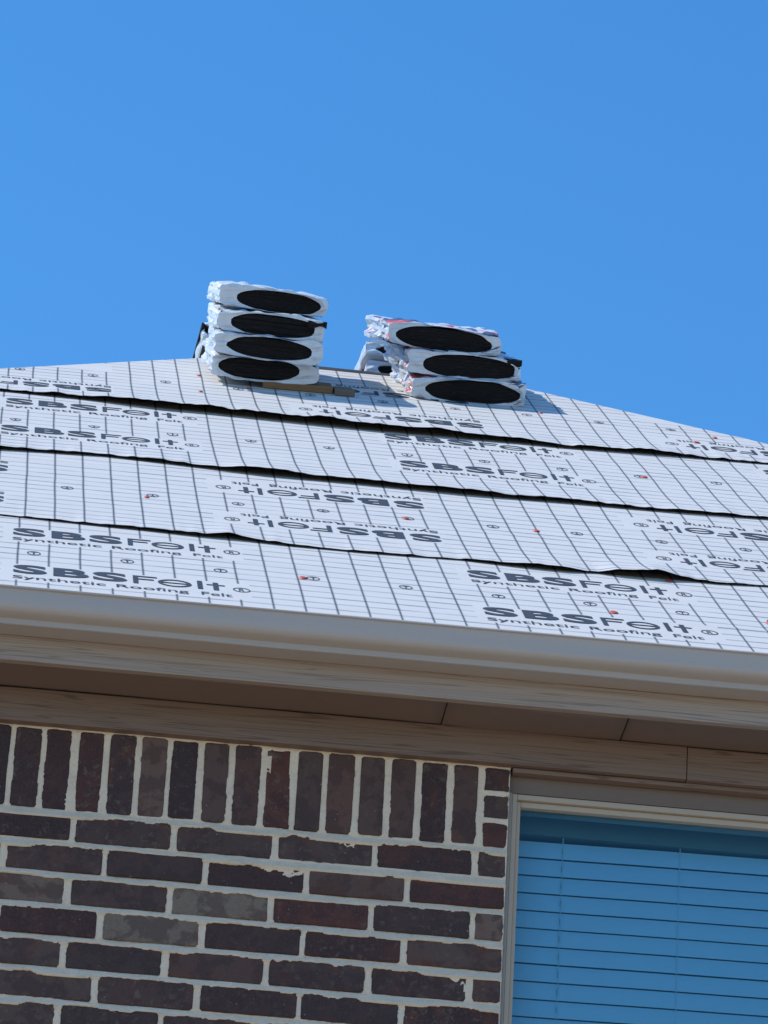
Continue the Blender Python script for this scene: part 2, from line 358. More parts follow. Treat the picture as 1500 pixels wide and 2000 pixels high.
def wrinkle(X, U):
    h = 0.0035*vnoise(X*0.9+3, U*1.3)+0.0010*vnoise(X*1.3, U*3.1+8)+0.00030*vnoise(X*2.6+5, U*7+2)+0.00008*vnoise(X*6, U*19)
    # a few creases running along the roll
    for k, (u0, a, x0, x1) in enumerate(((0.33, .0022, -0.15, 0.9), (1.35, .0016, -0.35, 0.5), (2.52, .0018, -1.6, 0.1), (3.50, .0018, -0.3, 1.0), (1.86, .0014, -1.4, -0.5), (0.62, .0012, -1.0, 0.2))):
        uu = u0+0.015*vnoise(X*2.2, k*3.7)
        h = h+a*np.exp(-((U-uu)/0.02)**2)*sstep(x0, x0+0.3, X)*(1-sstep(x1-0.3, x1, X))
    return h+0.005
def sheetH(i, X, U):
    """height of felt sheet i above the deck plane"""
    h = wrinkle(X, U)
    t = np.clip((U-lapU(i, X))/0.30, 0, 1)
    h = h+0.0018*i+(lift(i, X)*(1-t)**1.6 if i else 0)
    return h
XLET = [-1.168, None, -1.168, None]
SH = [ # phase, x0 of text block (left end), uA, uB
    (-0.633, -1.168, 0.220, 0.700),
    (-1.145, -1.193-0.489, 1.215, 1.715),
    (-0.691, -0.740-0.471, 2.33, 2.83),
    (-0.879, -0.932-0.489, 3.25, 3.74)]
sheets = []
for i in range(4):
    xs = np.concatenate([np.linspace(XLE, -1.7, 40)[:-1], np.arange(-1.7, 1.4, 0.008), np.linspace(1.4, XRE, 40)])
    lo = lapU(i, xs); lo = np.where(i == 0, 0.0, lo)
    hi = np.minimum(hipU(xs), (LAP[i+1]+0.45) if i < 3 else URIDGE)
    nv = 130
    t = np.linspace(0, 1, nv)[:, None]
    Uu = lo[None]+t*np.maximum(hi-lo, 1e-4)[None]; Xx = np.broadcast_to(xs, Uu.shape)
    P = roofpt(Xx, Uu, sheetH(i, Xx, Uu))
    ok = (hi-lo) > 0.01; kq = np.broadcast_to((ok[:-1] & ok[1:])[None], (nv-1, len(xs)-1))
    me = gridmesh('underlayment_sheet', P, keep=kq, uv=np.stack([Xx, Uu], -1))
    ph, x0, uA, uB = SH[i]
    o = part('underlayment_sheet', me, mat_felt('felt_print_%d' % i, ph, x0, uA, uB))
    o['label'] = ['lowest roofing felt sheet above the gutter, upright lettering', 'second roofing felt sheet up, lettering upside down',
                  'third roofing felt sheet up, upright lettering', 'topmost roofing felt sheet below the ridge, lettering upside down'][i]
    sheets.append(o)
# side and back slopes: felt as one sheet each
def slope_sheet(a, b, c, e):
    v = [Vector(q) for q in (a, b, c, e)]
    me = mesh('underlayment_sheet', v, [(0, 1, 2, 3)])
    l = me.uv_layers.new(name='UVMap'); ln = (v[1]-v[0]).length
    for k, uvq in enumerate(((0, 0), (ln, 0), (ln/2+0.4, 4.18), (ln/2-0.4, 4.18))): l.data[k].uv = uvq
    return me
MF = mat_felt('felt_print_plain', 0, -1, 0.235, 0.75)
part('underlayment_sheet', slope_sheet((XRE, YE, ZE), (XRE, YB, ZE), (XR, YR+.002, ZR), (XR, YR-.002, ZR)), MF)
part('underlayment_sheet', slope_sheet((XRE, YB, ZE), (XLE, YB, ZE), (XL, YR, ZR), (XR, YR, ZR)), MF)
part('underlayment_sheet', slope_sheet((XLE, YB, ZE), (XLE, YE, ZE), (XL, YR-.002, ZR), (XL, YR+.002, ZR)), MF)

# ridge strip: far slope's felt curled over the ridge, its shadow side painted dark
xs = np.linspace(-0.42, 0.21, 60)
prof = [(-0.050, 0.004), (-0.030, 0.011), (-0.004, 0.016), (0.0, 0.014), (0.10, -0.055)]
P = np.stack([np.stack([xs, YR+py+0.004*vnoise(xs*6, k), ZR+pz-(0.0 if k > 1 else 0.667*abs(py)-0.004)+0.003*vnoise(xs*9, k+3)], -1) for k, (py, pz) in enumerate(prof)])
rs = part('ridge_strip', gridmesh('ridge_strip', P), M_GUTTERDARK); rs['label'] = 'strip of felt lapped over the ridge, shadow side painted dark'

# ---------------------------------------------------------------- lettering on the felt
dg = None
def glyph(body, w_, h_, off=0.0, x=0.0, y=0.0, step=0.016, fit=True):
    """text turned into a flat mesh, fitted to w x h, cut into small pieces so it can follow the sheet; returns verts, faces"""
    cu_ = bpy.data.curves.new('glyph', 'FONT'); cu_.body = body; cu_.size = 1.0; cu_.offset = off; cu_.resolution_u = 4
    o = bpy.data.objects.new('glyph', cu_); COL.objects.link(o)
    bpy.context.view_layer.update(); dg = bpy.context.evaluated_depsgraph_get()
    me = bpy.data.meshes.new_from_object(o.evaluated_get(dg))
    bm = bmesh.new(); bm.from_mesh(me)
    bpy.data.objects.remove(o); bpy.data.curves.remove(cu_); bpy.data.meshes.remove(me)
    X = [v.co.x for v in bm.verts]; Y = [v.co.y for v in bm.verts]
    sx = w_/(max(X)-min(X)); sy = h_/(max(Y)-min(Y)); mx, my = min(X), min(Y)
    for v in bm.verts: v.co = Vector((x+(v.co.x-mx)*sx, y+(v.co.y-my)*sy, 0))
    for ax, lo, hi in ((0, x, x+w_), (1, y, y+h_)):
        k = lo+step
        while k < hi:
            no = (1, 0, 0) if ax == 0 else (0, 1, 0)
            bmesh.ops.bisect_plane(bm, geom=list(bm.verts)+list(bm.edges)+list(bm.faces), plane_co=(k, k, 0), plane_no=no); k += step
    bm.verts.index_update(); v = np.array([q.co[:] for q in bm.verts]); f = [[q.index for q in fc.verts] for fc in bm.faces]; bm.free()
    return v, f
def poly(pts):
    return np.array([(a, b, 0) for a, b in pts], float)
def join(parts):
    V = []; F = []; n = 0
    for v, f in parts: V.append(v); F += [[i+n for i in q] for q in f]; n += len(v)
    return np.concatenate(V), F
CH = 0.098
def bars(x0, x1, y0, y1, n=4):
    ys = np.linspace(y0, y1, n+1); v = []; f = []
    for k, yy in enumerate(ys): v += [(x0, yy, 0), (x1, yy, 0)]
    for k in range(n): f.append((2*k, 2*k+1, 2*k+3, 2*k+2))
    return np.array(v, float), f
def ellipse_ring(cx, cy, ax, ay, tx, ty, n=36):
    v = []; f = []
    for k in range(n):
        t = 2*math.pi*k/n; c, s_ = math.cos(t), math.sin(t)
        v += [(cx+ax*c, cy+ay*s_, 0), (cx+(ax-tx)*c, cy+(ay-ty)*s_, 0)]
    for k in range(n): a, b = 2*k, 2*((k+1) % n); f.append((a, b, b+1, a+1))
    return np.array(v, float), f
G_block = join([
    glyph('S', 0.070, CH*1.03, 0.034, 0.0, -0.002), glyph('B', 0.073, CH, 0.036, 0.083, 0.0), glyph('S', 0.071, CH*1.03, 0.034, 0.164, -0.002),
    bars(0.247, 0.2575, 0, CH*0.94), bars(0.2575, 0.297, CH*0.94-0.012, CH*0.94, 1), bars(0.2575, 0.290, CH*0.50, CH*0.50+0.011, 1),
    ellipse_ring(0.333, 0.040, 0.035, 0.042, 0.008, 0.0105), bars(0.306, 0.360, 0.036, 0.046, 1),
    bars(0.380, 0.3905, 0, CH*0.98), bars(0.4125, 0.4235, 0, CH*0.92), bars(0.399, 0.4125, 0.056, 0.066, 1), bars(0.4235, 0.437, 0.056, 0.066, 1),
    ellipse_ring(0.471, 0.030, 0.018, 0.026, 0.0025, 0.0055, 24), glyph('R', 0.012, 0.026, 0.01, 0.465, 0.017),
    glyph('Synthetic', 0.190, 0.046, 0.004, 0.0, -0.078, 0.03), glyph('Roofing', 0.148, 0.046, 0.004, 0.212, -0.078, 0.03), glyph('Felt', 0.063, 0.035, 0.004, 0.386, -0.067, 0.03)])
G_mark = join([ellipse_ring(0, 0, 0.0145, 0.023, 0.0022, 0.0055, 20), bars(-0.0015, 0.0015, -0.016, 0.016, 2), bars(-0.006, 0.006, 0.010, 0.0155, 1)])
G_cap = None
def on_sheet(i, name, G, X, U, rot180=False, h=0.0011, mat=None, sx=1.0):
    v, f = G; s = -1.0 if rot180 else 1.0
    x = X+v[:, 0]*s*sx; u = U+v[:, 1]*s
    if np.any(u > hipU(x)-0.004) or np.any(u < lapU(i, x)+0.001):
        okv = (u <= hipU(x)-0.004) & (u >= lapU(i, x)+0.001)
        f = [q for q in f if all(okv[k] for k in q)]
        if len(f) < 0.3*len(G[1]): return
    P = roofpt(x, u, sheetH(i, x, u)+h)
    me = mesh(name, P, f); me.validate()
    return part(name, me, mat or M_INK, sheets[i])
for i in range(4):
    ph, x0, uA, uB = SH[i]
    up = i % 2 == 0
    for k in range(-1, 3):
        for U in (uA, uB):
            dx = 0.004*math.sin(k*3.1+U*5)
            if up: on_sheet(i, 'lettering', G_block, x0+k*PER+dx, U-0.012)
            else: on_sheet(i, 'lettering', G_block, x0+0.489+k*PER+dx, U+0.012, True)
MARKS = [(-1.123, 0.465, 0), (-1.052, 1.455, 1), (-1.18, 2.52, 2), (-0.981, 3.53, 3)]
for x0, u0, i in MARKS:
    for k in range(-2, 10):
        x = x0+k*0.1962
        if -1.6 < x < 1.2: on_sheet(i, 'printed_mark', G_mark, x, u0+0.006*math.sin(k*2.3), rot180=bool(i % 2))
# red plastic nail caps
def capmesh(r):
    v = [(0, 0, 0.0025)]; f = []; n = 12
    for rr, z in ((0.8*r, 0.0022), (r, 0.0004)):
        for k in range(n): v.append((rr*math.cos(2*math.pi*k/n), rr*math.sin(2*math.pi*k/n), z))
    for k in range(n):
        k2 = (k+1) % n; f += [(0, 1+k, 1+k2), (1+k, 1+n+k, 1+n+k2, 1+k2)]
    return np.array(v), f
for X, U, i, r in ((-0.689, 3.79, 3, .009), (-0.694, 3.44, 3, .008), (-0.56, 3.60, 3, .008), (-0.556, 0.51, 0, .011), (-0.273, 1.50, 1, .010), (0.029, 1.49, 1, .010),
                (0.401, 2.56, 2, .011), (0.095, 0.43, 0, .012), (0.272, 0.935, 0, .011), (0.433, 0.48, 0, .011), (0.631, 3.36, 3, .010), (0.70, 3.50, 3, .009), (-0.87, 1.47, 1, .008), (0.24, 3.66, 3, .008)):
    U -= 0.05
    v, f = capmesh(r*0.8); v = v.copy(); v[:, 1] *= 1.6
    x = X+v[:, 0]; u = U+v[:, 1]; P = roofpt(x, u, sheetH(i, x, u)+0.001+v[:, 2])
    part('nail_cap', mesh('nail_cap', P, f), M_CAP, sheets[i])

# ---------------------------------------------------------------- eaves: gutter, fascia, soffit, frieze
GP = [(-0.1660, 0.372), (-0.1660, 0.3036), (-0.2170, 0.3036), (-0.2192, 0.3048), (-0.2172, 0.3172), (-0.2250, 0.3190), (-0.2340, 0.3215), (-0.2420, 0.3258), (-0.2462, 0.3318),
      (-0.2470, 0.3370), (-0.2476, 0.3500), (-0.2482, 0.3600), (-0.2486, 0.3680), (-0.2528, 0.3692), (-0.2532, 0.3716), (-0.2510, 0.3740), (-0.2465, 0.3752), (-0.2435, 0.3740), (-0.2435, 0.3700)]
xs = np.linspace(XLE-0.03, XRE+0.03, 240)
SHARP = {1, 2, 3, 4, 12, 13}
rowsP = []; keepr = []
for k, (y_, z_) in enumerate(GP):
    r_ = np.stack([xs, np.full_like(xs, y_)+0.0009*vnoise(xs*2.1, k*0.5), np.full_like(xs, z_)+0.0011*vnoise(xs*1.1, 40.0)+0.0004*vnoise(xs*5, k*0.4)], -1)
    rowsP.append(r_); keepr.append(True)
    if k in SHARP: rowsP.append(r_.copy()); keepr[-1] = False; keepr.append(True)
kq = np.broadcast_to(np.array(keepr[:-1])[:, None], (len(rowsP)-1, len(xs)-1))
gme = gridmesh('gutter', np.stack(rowsP), keep=kq); gut = part('gutter', gme, M_GUTTER)
gut['label'] = 'tan metal gutter with rolled top lip'
part('fascia_board', box('fascia_board', XLE, 0.9, -0.164, -0.145, 0.2495, 0.388, 0.0015), M_FASCIA)
part('fascia_board', box('fascia_board', 0.9015, XRE, -0.164, -0.145, 0.2495, 0.388, 0.0015), M_FASCIA)
# soffit panels butt with open dark joints
for a, b, dz in ((XLE, -0.2715, 0.0), (-0.2690, 0.0970, -0.0030), (0.1000, 1.6, 0.0), (1.604, XRE, 0.0)):
    nx = max(4, int((b-a)/0.03)); X = np.linspace(a, b, nx); Yq = np.linspace(-0.1445, -0.002, 8)
    GX, GY = np.meshgrid(X, Yq)
    sag = 0.0025*vnoise(GX*4, GY*9)*(1 if dz else 0.5)
    P = np.stack([GX, GY, 0.2553+dz*np.exp(-((GX-(a+b)/2)/(0.45*(b-a)))**4)+sag], -1)
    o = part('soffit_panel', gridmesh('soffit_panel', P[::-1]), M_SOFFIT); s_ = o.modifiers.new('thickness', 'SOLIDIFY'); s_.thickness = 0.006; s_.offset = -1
part('soffit_backing', box('soffit_backing', XLE, XRE, -0.144, 0.09, 0.272, 0.29), M_GUTTERDARK)
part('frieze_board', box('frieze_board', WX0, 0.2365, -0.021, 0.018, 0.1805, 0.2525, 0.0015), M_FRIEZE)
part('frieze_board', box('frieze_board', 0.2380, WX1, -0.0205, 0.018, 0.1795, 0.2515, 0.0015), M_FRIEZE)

# ---------------------------------------------------------------- brick wall
BX = -0.1235                      # right end of the brickwork, at the window
SXB, SZB = 0.2032, 0.06705
WINX1 = 0.80; WINZ0 = -1.45
# joints: list of bricks as (xc, zc, w, h, soldier)
near = []; far = []
def add_brick(x0, x1, z0, z1):
    if x1-x0 < 0.012: return
    xc, zc = (x0+x1)/2, (z0+z1)/2
    if x1 < BX-0.001: x0 += random.uniform(-.0018, .0018); x1 += random.uniform(-.0018, .0018)
    z0 += random.uniform(-.0012, .0008); z1 += random.uniform(-.0012, .0008)
    (near if (-1.62 < xc < BX and zc > -0.80) else far).append((x0, x1, z0, z1))
J = 0.0120
zb0 = 0.0008                       # centre of the bed joint under the soldier course
solx = [-0.179-0.0637*k for k in range(0, 62)]
for k, x in enumerate(solx):      # soldiers
    x1 = x-J/2+random.uniform(-.001, .001); x0 = x-0.0637+J/2+random.uniform(-.001, .001)
    if x0 > WX0: add_brick(x0, x1, zb0+J/2, 0.178)
for z0, z1 in ((0.128, 0.178), (0.068, 0.1185), (zb0+J/2, 0.0575)): add_brick(-0.179+J/2, BX, z0, z1)
kx = WINX1+0.01
while kx < WX1: add_brick(kx+J/2, min(kx+0.0637-J/2, WX1), zb0+J/2, 0.178); kx += 0.0637
row = 1
z = zb0
while z > GZ+0.02:
    zt = z-J/2; zl = z-SZB+J/2
    inwin = (z-SZB/2) > WINZ0
    if inwin:
        js = BX+J/2 if row % 2 == 0 else -0.186
        if row % 2: add_brick(-0.186+J/2, BX, zl, zt)
        x = js
        while x > WX0: add_brick(max(x-SXB+J/2, WX0), x-J/2, zl, zt); x -= SXB
        x = WINX1+0.02+(0.0 if row % 2 else 0.06)
        if row % 2 == 0: add_brick(WINX1+0.02, x-J/2, zl, zt)
        while x < WX1: add_brick(x+J/2, min(x+SXB-J/2, WX1), zl, zt); x += SXB
    else:
        x = BX+J/2 if row % 2 == 0 else -0.186
        while x > WX0: add_brick(max(x-SXB+J/2, WX0), x-J/2, zl, zt); x -= SXB
        x = BX+J/2 if row % 2 == 0 else -0.186
        while x < WX1: add_brick(x+J/2, min(x+SXB-J/2, WX1), zl, zt); x += SXB
    z -= SZB; row += 1
# mortar: fine height field in the part of the wall the photograph shows
mx0, mx1, mz0, mz1 = -1.62, BX+0.0015, -0.80, 0.190
nx, nz = int((mx1-mx0)/0.0025)+1, int((mz1-mz0)/0.0025)+1
X = np.linspace(mx0, mx1, nx); Zg = np.linspace(mz1, mz0, nz); GX, GZg = np.meshgrid(X, Zg)
# signed distance (inside brick positive) with ragged noise; per-edge bias so mortar laps over the tops of bricks
fld = np.full(GX.shape, -1.0); topb = np.zeros(GX.shape)
nA = vnoise(GX*26, GZg*60)*0.5+vnoise(GX*36+7, GZg*34, 15)*0.45+vnoise(GX*70, GZg*110, 4)*0.35+vnoise(GX*150, GZg*190, 9)*0.25
nB = np.maximum(0, vnoise(GX*9+50, GZg*14, 2)+0.12); 
for (x0, x1, z0, z1) in near:
    ia, ib = np.searchsorted(X, x0-0.004), np.searchsorted(X, x1+0.004)
    ja, jb = np.searchsorted(-Zg, -(z1+0.004)), np.searchsorted(-Zg, -(z0-0.004))
    if ib <= ia or jb <= ja: continue
    gx, gz = GX[ja:jb, ia:ib], GZg[ja:jb, ia:ib]; na, nb = nA[ja:jb, ia:ib], nB[ja:jb, ia:ib]
    sol_ = (z1-z0) > (x1-x0)
    dt = (z1-gz)-0.0026*(1+1.7*na)-(0.017*nb**1.2*(1+0.5*na) if not sol_ else 0.002*nb)
    dl = (gx-x0)-0.0022*(1+1.6*na)-0.013*nb*np.maximum(0, vnoise(gx*20, gz*14, 6))
    dr = (x1-gx)-0.0022*(1+1.6*na)-0.010*nb*np.maximum(0, vnoise(gx*20+9, gz*8, 7))
    db = (gz-z0)-0.0010*(1+1.2*na)
    # rounded corners
    m = np.minimum(np.minimum(dl, dr), np.minimum(dt, db))
    fld[ja:jb, ia:ib] = np.maximum(fld[ja:jb, ia:ib], m)
# joint depth: recessed 3 mm high in the joint, swelling out toward the brick below
depth = np.where(fld > 0, 0.0035+fld*1.6, 0.0)
jz = np.zeros(GX.shape)
ridge_ = np.clip(-fld, 0, 0.006)
phase = ((zb0+J/2-GZg) % SZB)      # 0 at the top of a bed joint, J at its bottom
inbed = (phase < J+0.008) & (GZg < zb0+J)
slope = np.where(inbed, 0.0050-0.0085*np.clip(phase/(J+0.004), 0, 1.2), 0.0014)+0.0012*vnoise(GX*16, GZg*30, 12)
y = np.where(fld > 0.0008, 0.012, slope)+np.where(fld > 0, 0, 0.0009*nA)
tr_ = sstep(-0.0008, 0.0012, fld); y = slope+0.0015*nA*(1-tr_); y = y*(1-tr_)+0.010*tr_
wall = part('brick_wall', gridmesh('brick_wall', np.stack([GX, y, GZg], -1)[::-1]), M_MORTAR)
wall['label'] = 'dark brick wall with pale ragged mortar joints'
# rest of the mortar, plain
for nm, a, b, c, e in (('mortar', WX0, mx0, GZ, 0.19), ('mortar', mx0, BX, GZ, mz0), ('mortar', BX, WINX1+0.02, GZ, WINZ0), ('mortar', WINX1+0.02, WX1, GZ, 0.19)):
    part(nm, box(nm, a, b, 0.003, 0.09, c, e), M_MORTAR, wall)
part('mortar', box('mortar', mx0, BX, 0.013, 0.09, mz0, 0.19), M_MORTAR, wall)

def brick_mesh(w_, h_, seed, simple=False):
    r = random.Random(seed); j = lambda a: r.uniform(-a, a)
    c = 0.004
    o = [(-w_/2+c, -h_/2), (0+j(.02), -h_/2+j(.0005)), (w_/2-c, -h_/2), (w_/2, -h_/2+c), (w_/2+j(.0006), h_/2-c), (w_/2-c*1.4, h_/2), (0+j(.03)*min(1, w_/.2), h_/2+j(.0012)), (-w_/2+c*1.2, h_/2), (-w_/2, h_/2-c), (-w_/2+j(.0006), -h_/2+c)]
    n = len(o); v = []
    for (x, z_) in o: v.append((x, 0.05, z_))
    for (x, z_) in o: v.append((x, 0.0022+j(.0006), z_))
    for (x, z_) in o: v.append((x*(1-0.005/w_), 0.0+j(.0006), z_*(1-0.0045/h_)))
    f = []
    for l in (0, 1):
        for k in range(n): k2 = (k+1) % n; f.append((l*n+k, l*n+k2, (l+1)*n+k2, (l+1)*n+k))
    f.append(tuple(range(2*n, 3*n)))
    return v, f
cache = {}
for q, (x0, x1, z0, z1) in enumerate(near):
    w_, h_ = x1-x0, z1-z0; key = (round(w_, 3), round(h_, 3), q % 4)
    if key not in cache:
        v, f = brick_mesh(w_, h_, q); cache[key] = mesh('brick', v, f); cache[key].materials.append(M_BRICK)
    o = part('brick', cache[key], None, wall)
    o.location = ((x0+x1)/2, random.uniform(-0.0012, 0.0015), (z0+z1)/2)
    o.rotation_euler = (random.uniform(-.012, .012), random.uniform(-.006, .006), random.uniform(-.006, .006))
V = []; F = []; n0 = 0
for q, (x0, x1, z0, z1) in enumerate(far):
    w_, h_ = x1-x0, z1-z0
    if w_ < 0.02: continue
    v, f = brick_mesh(w_, h_, q % 9); cx, cz, cy = (x0+x1)/2, (z0+z1)/2, random.uniform(-.001, .0015)
    V += [(a+cx, b+cy, c+cz) for a, b, c in v]; F += [[i+n0 for i in t] for t in f]; n0 += len(v)
fb = part('brickwork', mesh('brickwork', V, F), M_BRICK, wall); fb['kind'] = 'stuff'

# ---------------------------------------------------------------- window
win = part('window', box('window', BX+0.010, WINX1+0.006, 0.095, 0.10, WINZ0, 0.175), M_ROOM) if False else empty('window', (0, 0, 0)); win.parent = house; win.location = -HL
win['label'] = 'tan framed window with blue tinted glass'
FX0, FX1, FZ1, FZ0 = BX+0.0105, WINX1+0.004, 0.1330, WINZ0+0.004
GX0, GX1, GZ1, GZ0 = -0.0945, WINX1-0.024, 0.1085, WINZ0+0.032
part('header_board', box('header_board', BX+0.001, WINX1+0.018, 0.020, 0.09, FZ1+0.0008, 0.1795), M_HEADER, win)
part('header_trim', box('header_trim', BX+0.006, WINX1+0.015, -0.006, 0.0195, 0.1690, 0.1790, 0.002), M_FRIEZE, win)
part('caulk', box('caulk', BX+0.0020, BX+0.0100, 0.016, 0.08, WINZ0, FZ1, 0.002), M_CAULK, win)
part('caulk', box('caulk', WINX1+0.0045, WINX1+0.018, 0.016, 0.08, WINZ0, FZ1, 0.002), M_CAULK, win)
def fr(name, x0, x1, z0, z1, ya, mat=M_VINYL): part(name, box(name, x0, x1, ya, 0.078, z0, z1, 0.0018), mat, win)
fr('jamb', FX0, GX0-0.009, FZ0, FZ1, 0.020); fr('jamb', GX0-0.0085, GX0, GZ0, FZ1-0.0125, 0.030)
fr('jamb', GX1+0.009, FX1, FZ0, FZ1, 0.020); fr('jamb', GX1, GX1+0.0085, GZ0, FZ1-0.0125, 0.030)
fr('frame_head', GX0-0.0087, GX1+0.0087, FZ1-0.012, FZ1-0.0003, 0.021); fr('frame_head', GX0+0.0003, GX1-0.0003, GZ1, FZ1-0.0125, 0.0305)
fr('sill', GX0-0.0087, GX1+0.0087, FZ0, GZ0, 0.0215)
part('glass_pane', mesh('glass_pane', [(GX0-.002, 0.045, GZ0-.002), (GX1+.002, 0.045, GZ0-.002), (GX1+.002, 0.045, GZ1+.002), (GX0-.002, 0.045, GZ1+.002)], [(0, 1, 2, 3)]), M_GLASS, win)
# room behind
rm = mesh('room', [(GX0-.006, .082, WINZ0), (GX1+.006, .082, WINZ0), (GX1+.006, .082, .17), (GX0-.006, .082, .17), (GX0-.8, 2.2, WINZ0-.7), (GX1+.8, 2.2, WINZ0-.7), (GX1+.8, 2.2, .20), (GX0-.8, 2.2, .20)],
          [(4, 5, 6, 7), (0, 1, 5, 4), (1, 2, 6, 5), (2, 3, 7, 6), (3, 0, 4, 7)])
part('room', rm, M_ROOM, win)
# blind: a thing of its own behind the glass
BY = 0.127
bl = empty('window_blind', (0.34, BY, GZ1)); tag(bl, 'closed horizontal slat blind hanging behind the blue window glass', 'blind')
def bpart(name, me, mat): o = obj(name, me, mat, bl); o.location = -Vector((0.34, BY, GZ1)); return o
bpart('head_rail', box('head_rail', GX0+0.003, GX1-0.003, BY-0.011, BY+0.013, 0.0860, 0.150, 0.002), M_RAIL)
BT = 0.0115                        # the blind hangs a little out of level
def slat_mesh():
    xs = np.linspace(GX0+0.003, GX1-0.003, 12); pr = [(0.0660, 0.0), (0.0632, -0.010), (0.0620, -0.020), (0.0618, -0.030), (0.0622, -0.0364)]
    xc = xs-0.34
    P = np.stack([np.stack([xc, np.full_like(xs, y_-0.066), np.full_like(xs, z_)+xc*BT+0.0004*vnoise(xs*5, 3.0)], -1) for y_, z_ in pr])
    me = gridmesh('slat', P[::-1]); me.materials.append(M_SLAT); return me
sm = slat_mesh(); z = 0.0792; kk = 0
while z > GZ0+0.05:
    o = obj('slat', sm, None, bl); o.location = (0, 0, z-GZ1); o.rotation_euler = (random.uniform(-.02, .02), 0, 0); z -= 0.0382; kk += 1
    for xx in (0.0065, 0.52):
        bpart('cord_slot', box('cord_slot', xx-0.0010, xx+0.0010, BY-0.0062, BY-0.0052, z+0.0382-0.026+(xx-0.34)*BT, z+0.0382-0.013+(xx-0.34)*BT), M_SLOT)
    s2 = o.modifiers.new('thickness', 'SOLIDIFY') if False else None
for xx in (0.0065, 0.249, 0.52):
    bpart('ladder_cord', box('ladder_cord', xx-0.0007, xx+0.0007, BY-0.0085, BY-0.0075, GZ0+0.03, 0.084), M_CORD)

# ---------------------------------------------------------------- shingle bundles and boards on the ridge
UV_ = Vector((0, CP, SP)); NV = Vector((0, -SP, CP))
def wrap_outline(W, T, n):
    """rounded rectangle, n points, starting mid right going counter-clockwise"""
    pts = []; r = min(0.010, T*0.17)
    per = []
    for cx, cz, a0 in ((W/2-r, T/2-r, 0), (-W/2+r, T/2-r, 90), (-W/2+r, -T/2+r, 180), (W/2-r, -T/2+r, 270)):
        for k in range(6): a = RAD(a0+18*k); per.append((cx+r*math.cos(a), cz+r*math.sin(a)))
    per.append(per[0]); L = [0]
    for a, b in zip(per, per[1:]): L.append(L[-1]+math.dist(a, b))
    for k in range(n):
        s_ = L[-1]*k/n; q = max(i for i in range(len(L)-1) if L[i] <= s_+1e-9); t = (s_-L[q])/(L[q+1]-L[q])
        pts.append((per[q][0]*(1-t)+per[q+1][0]*t, per[q][1]*(1-t)+per[q+1][1]*t))
    return np.array(pts)
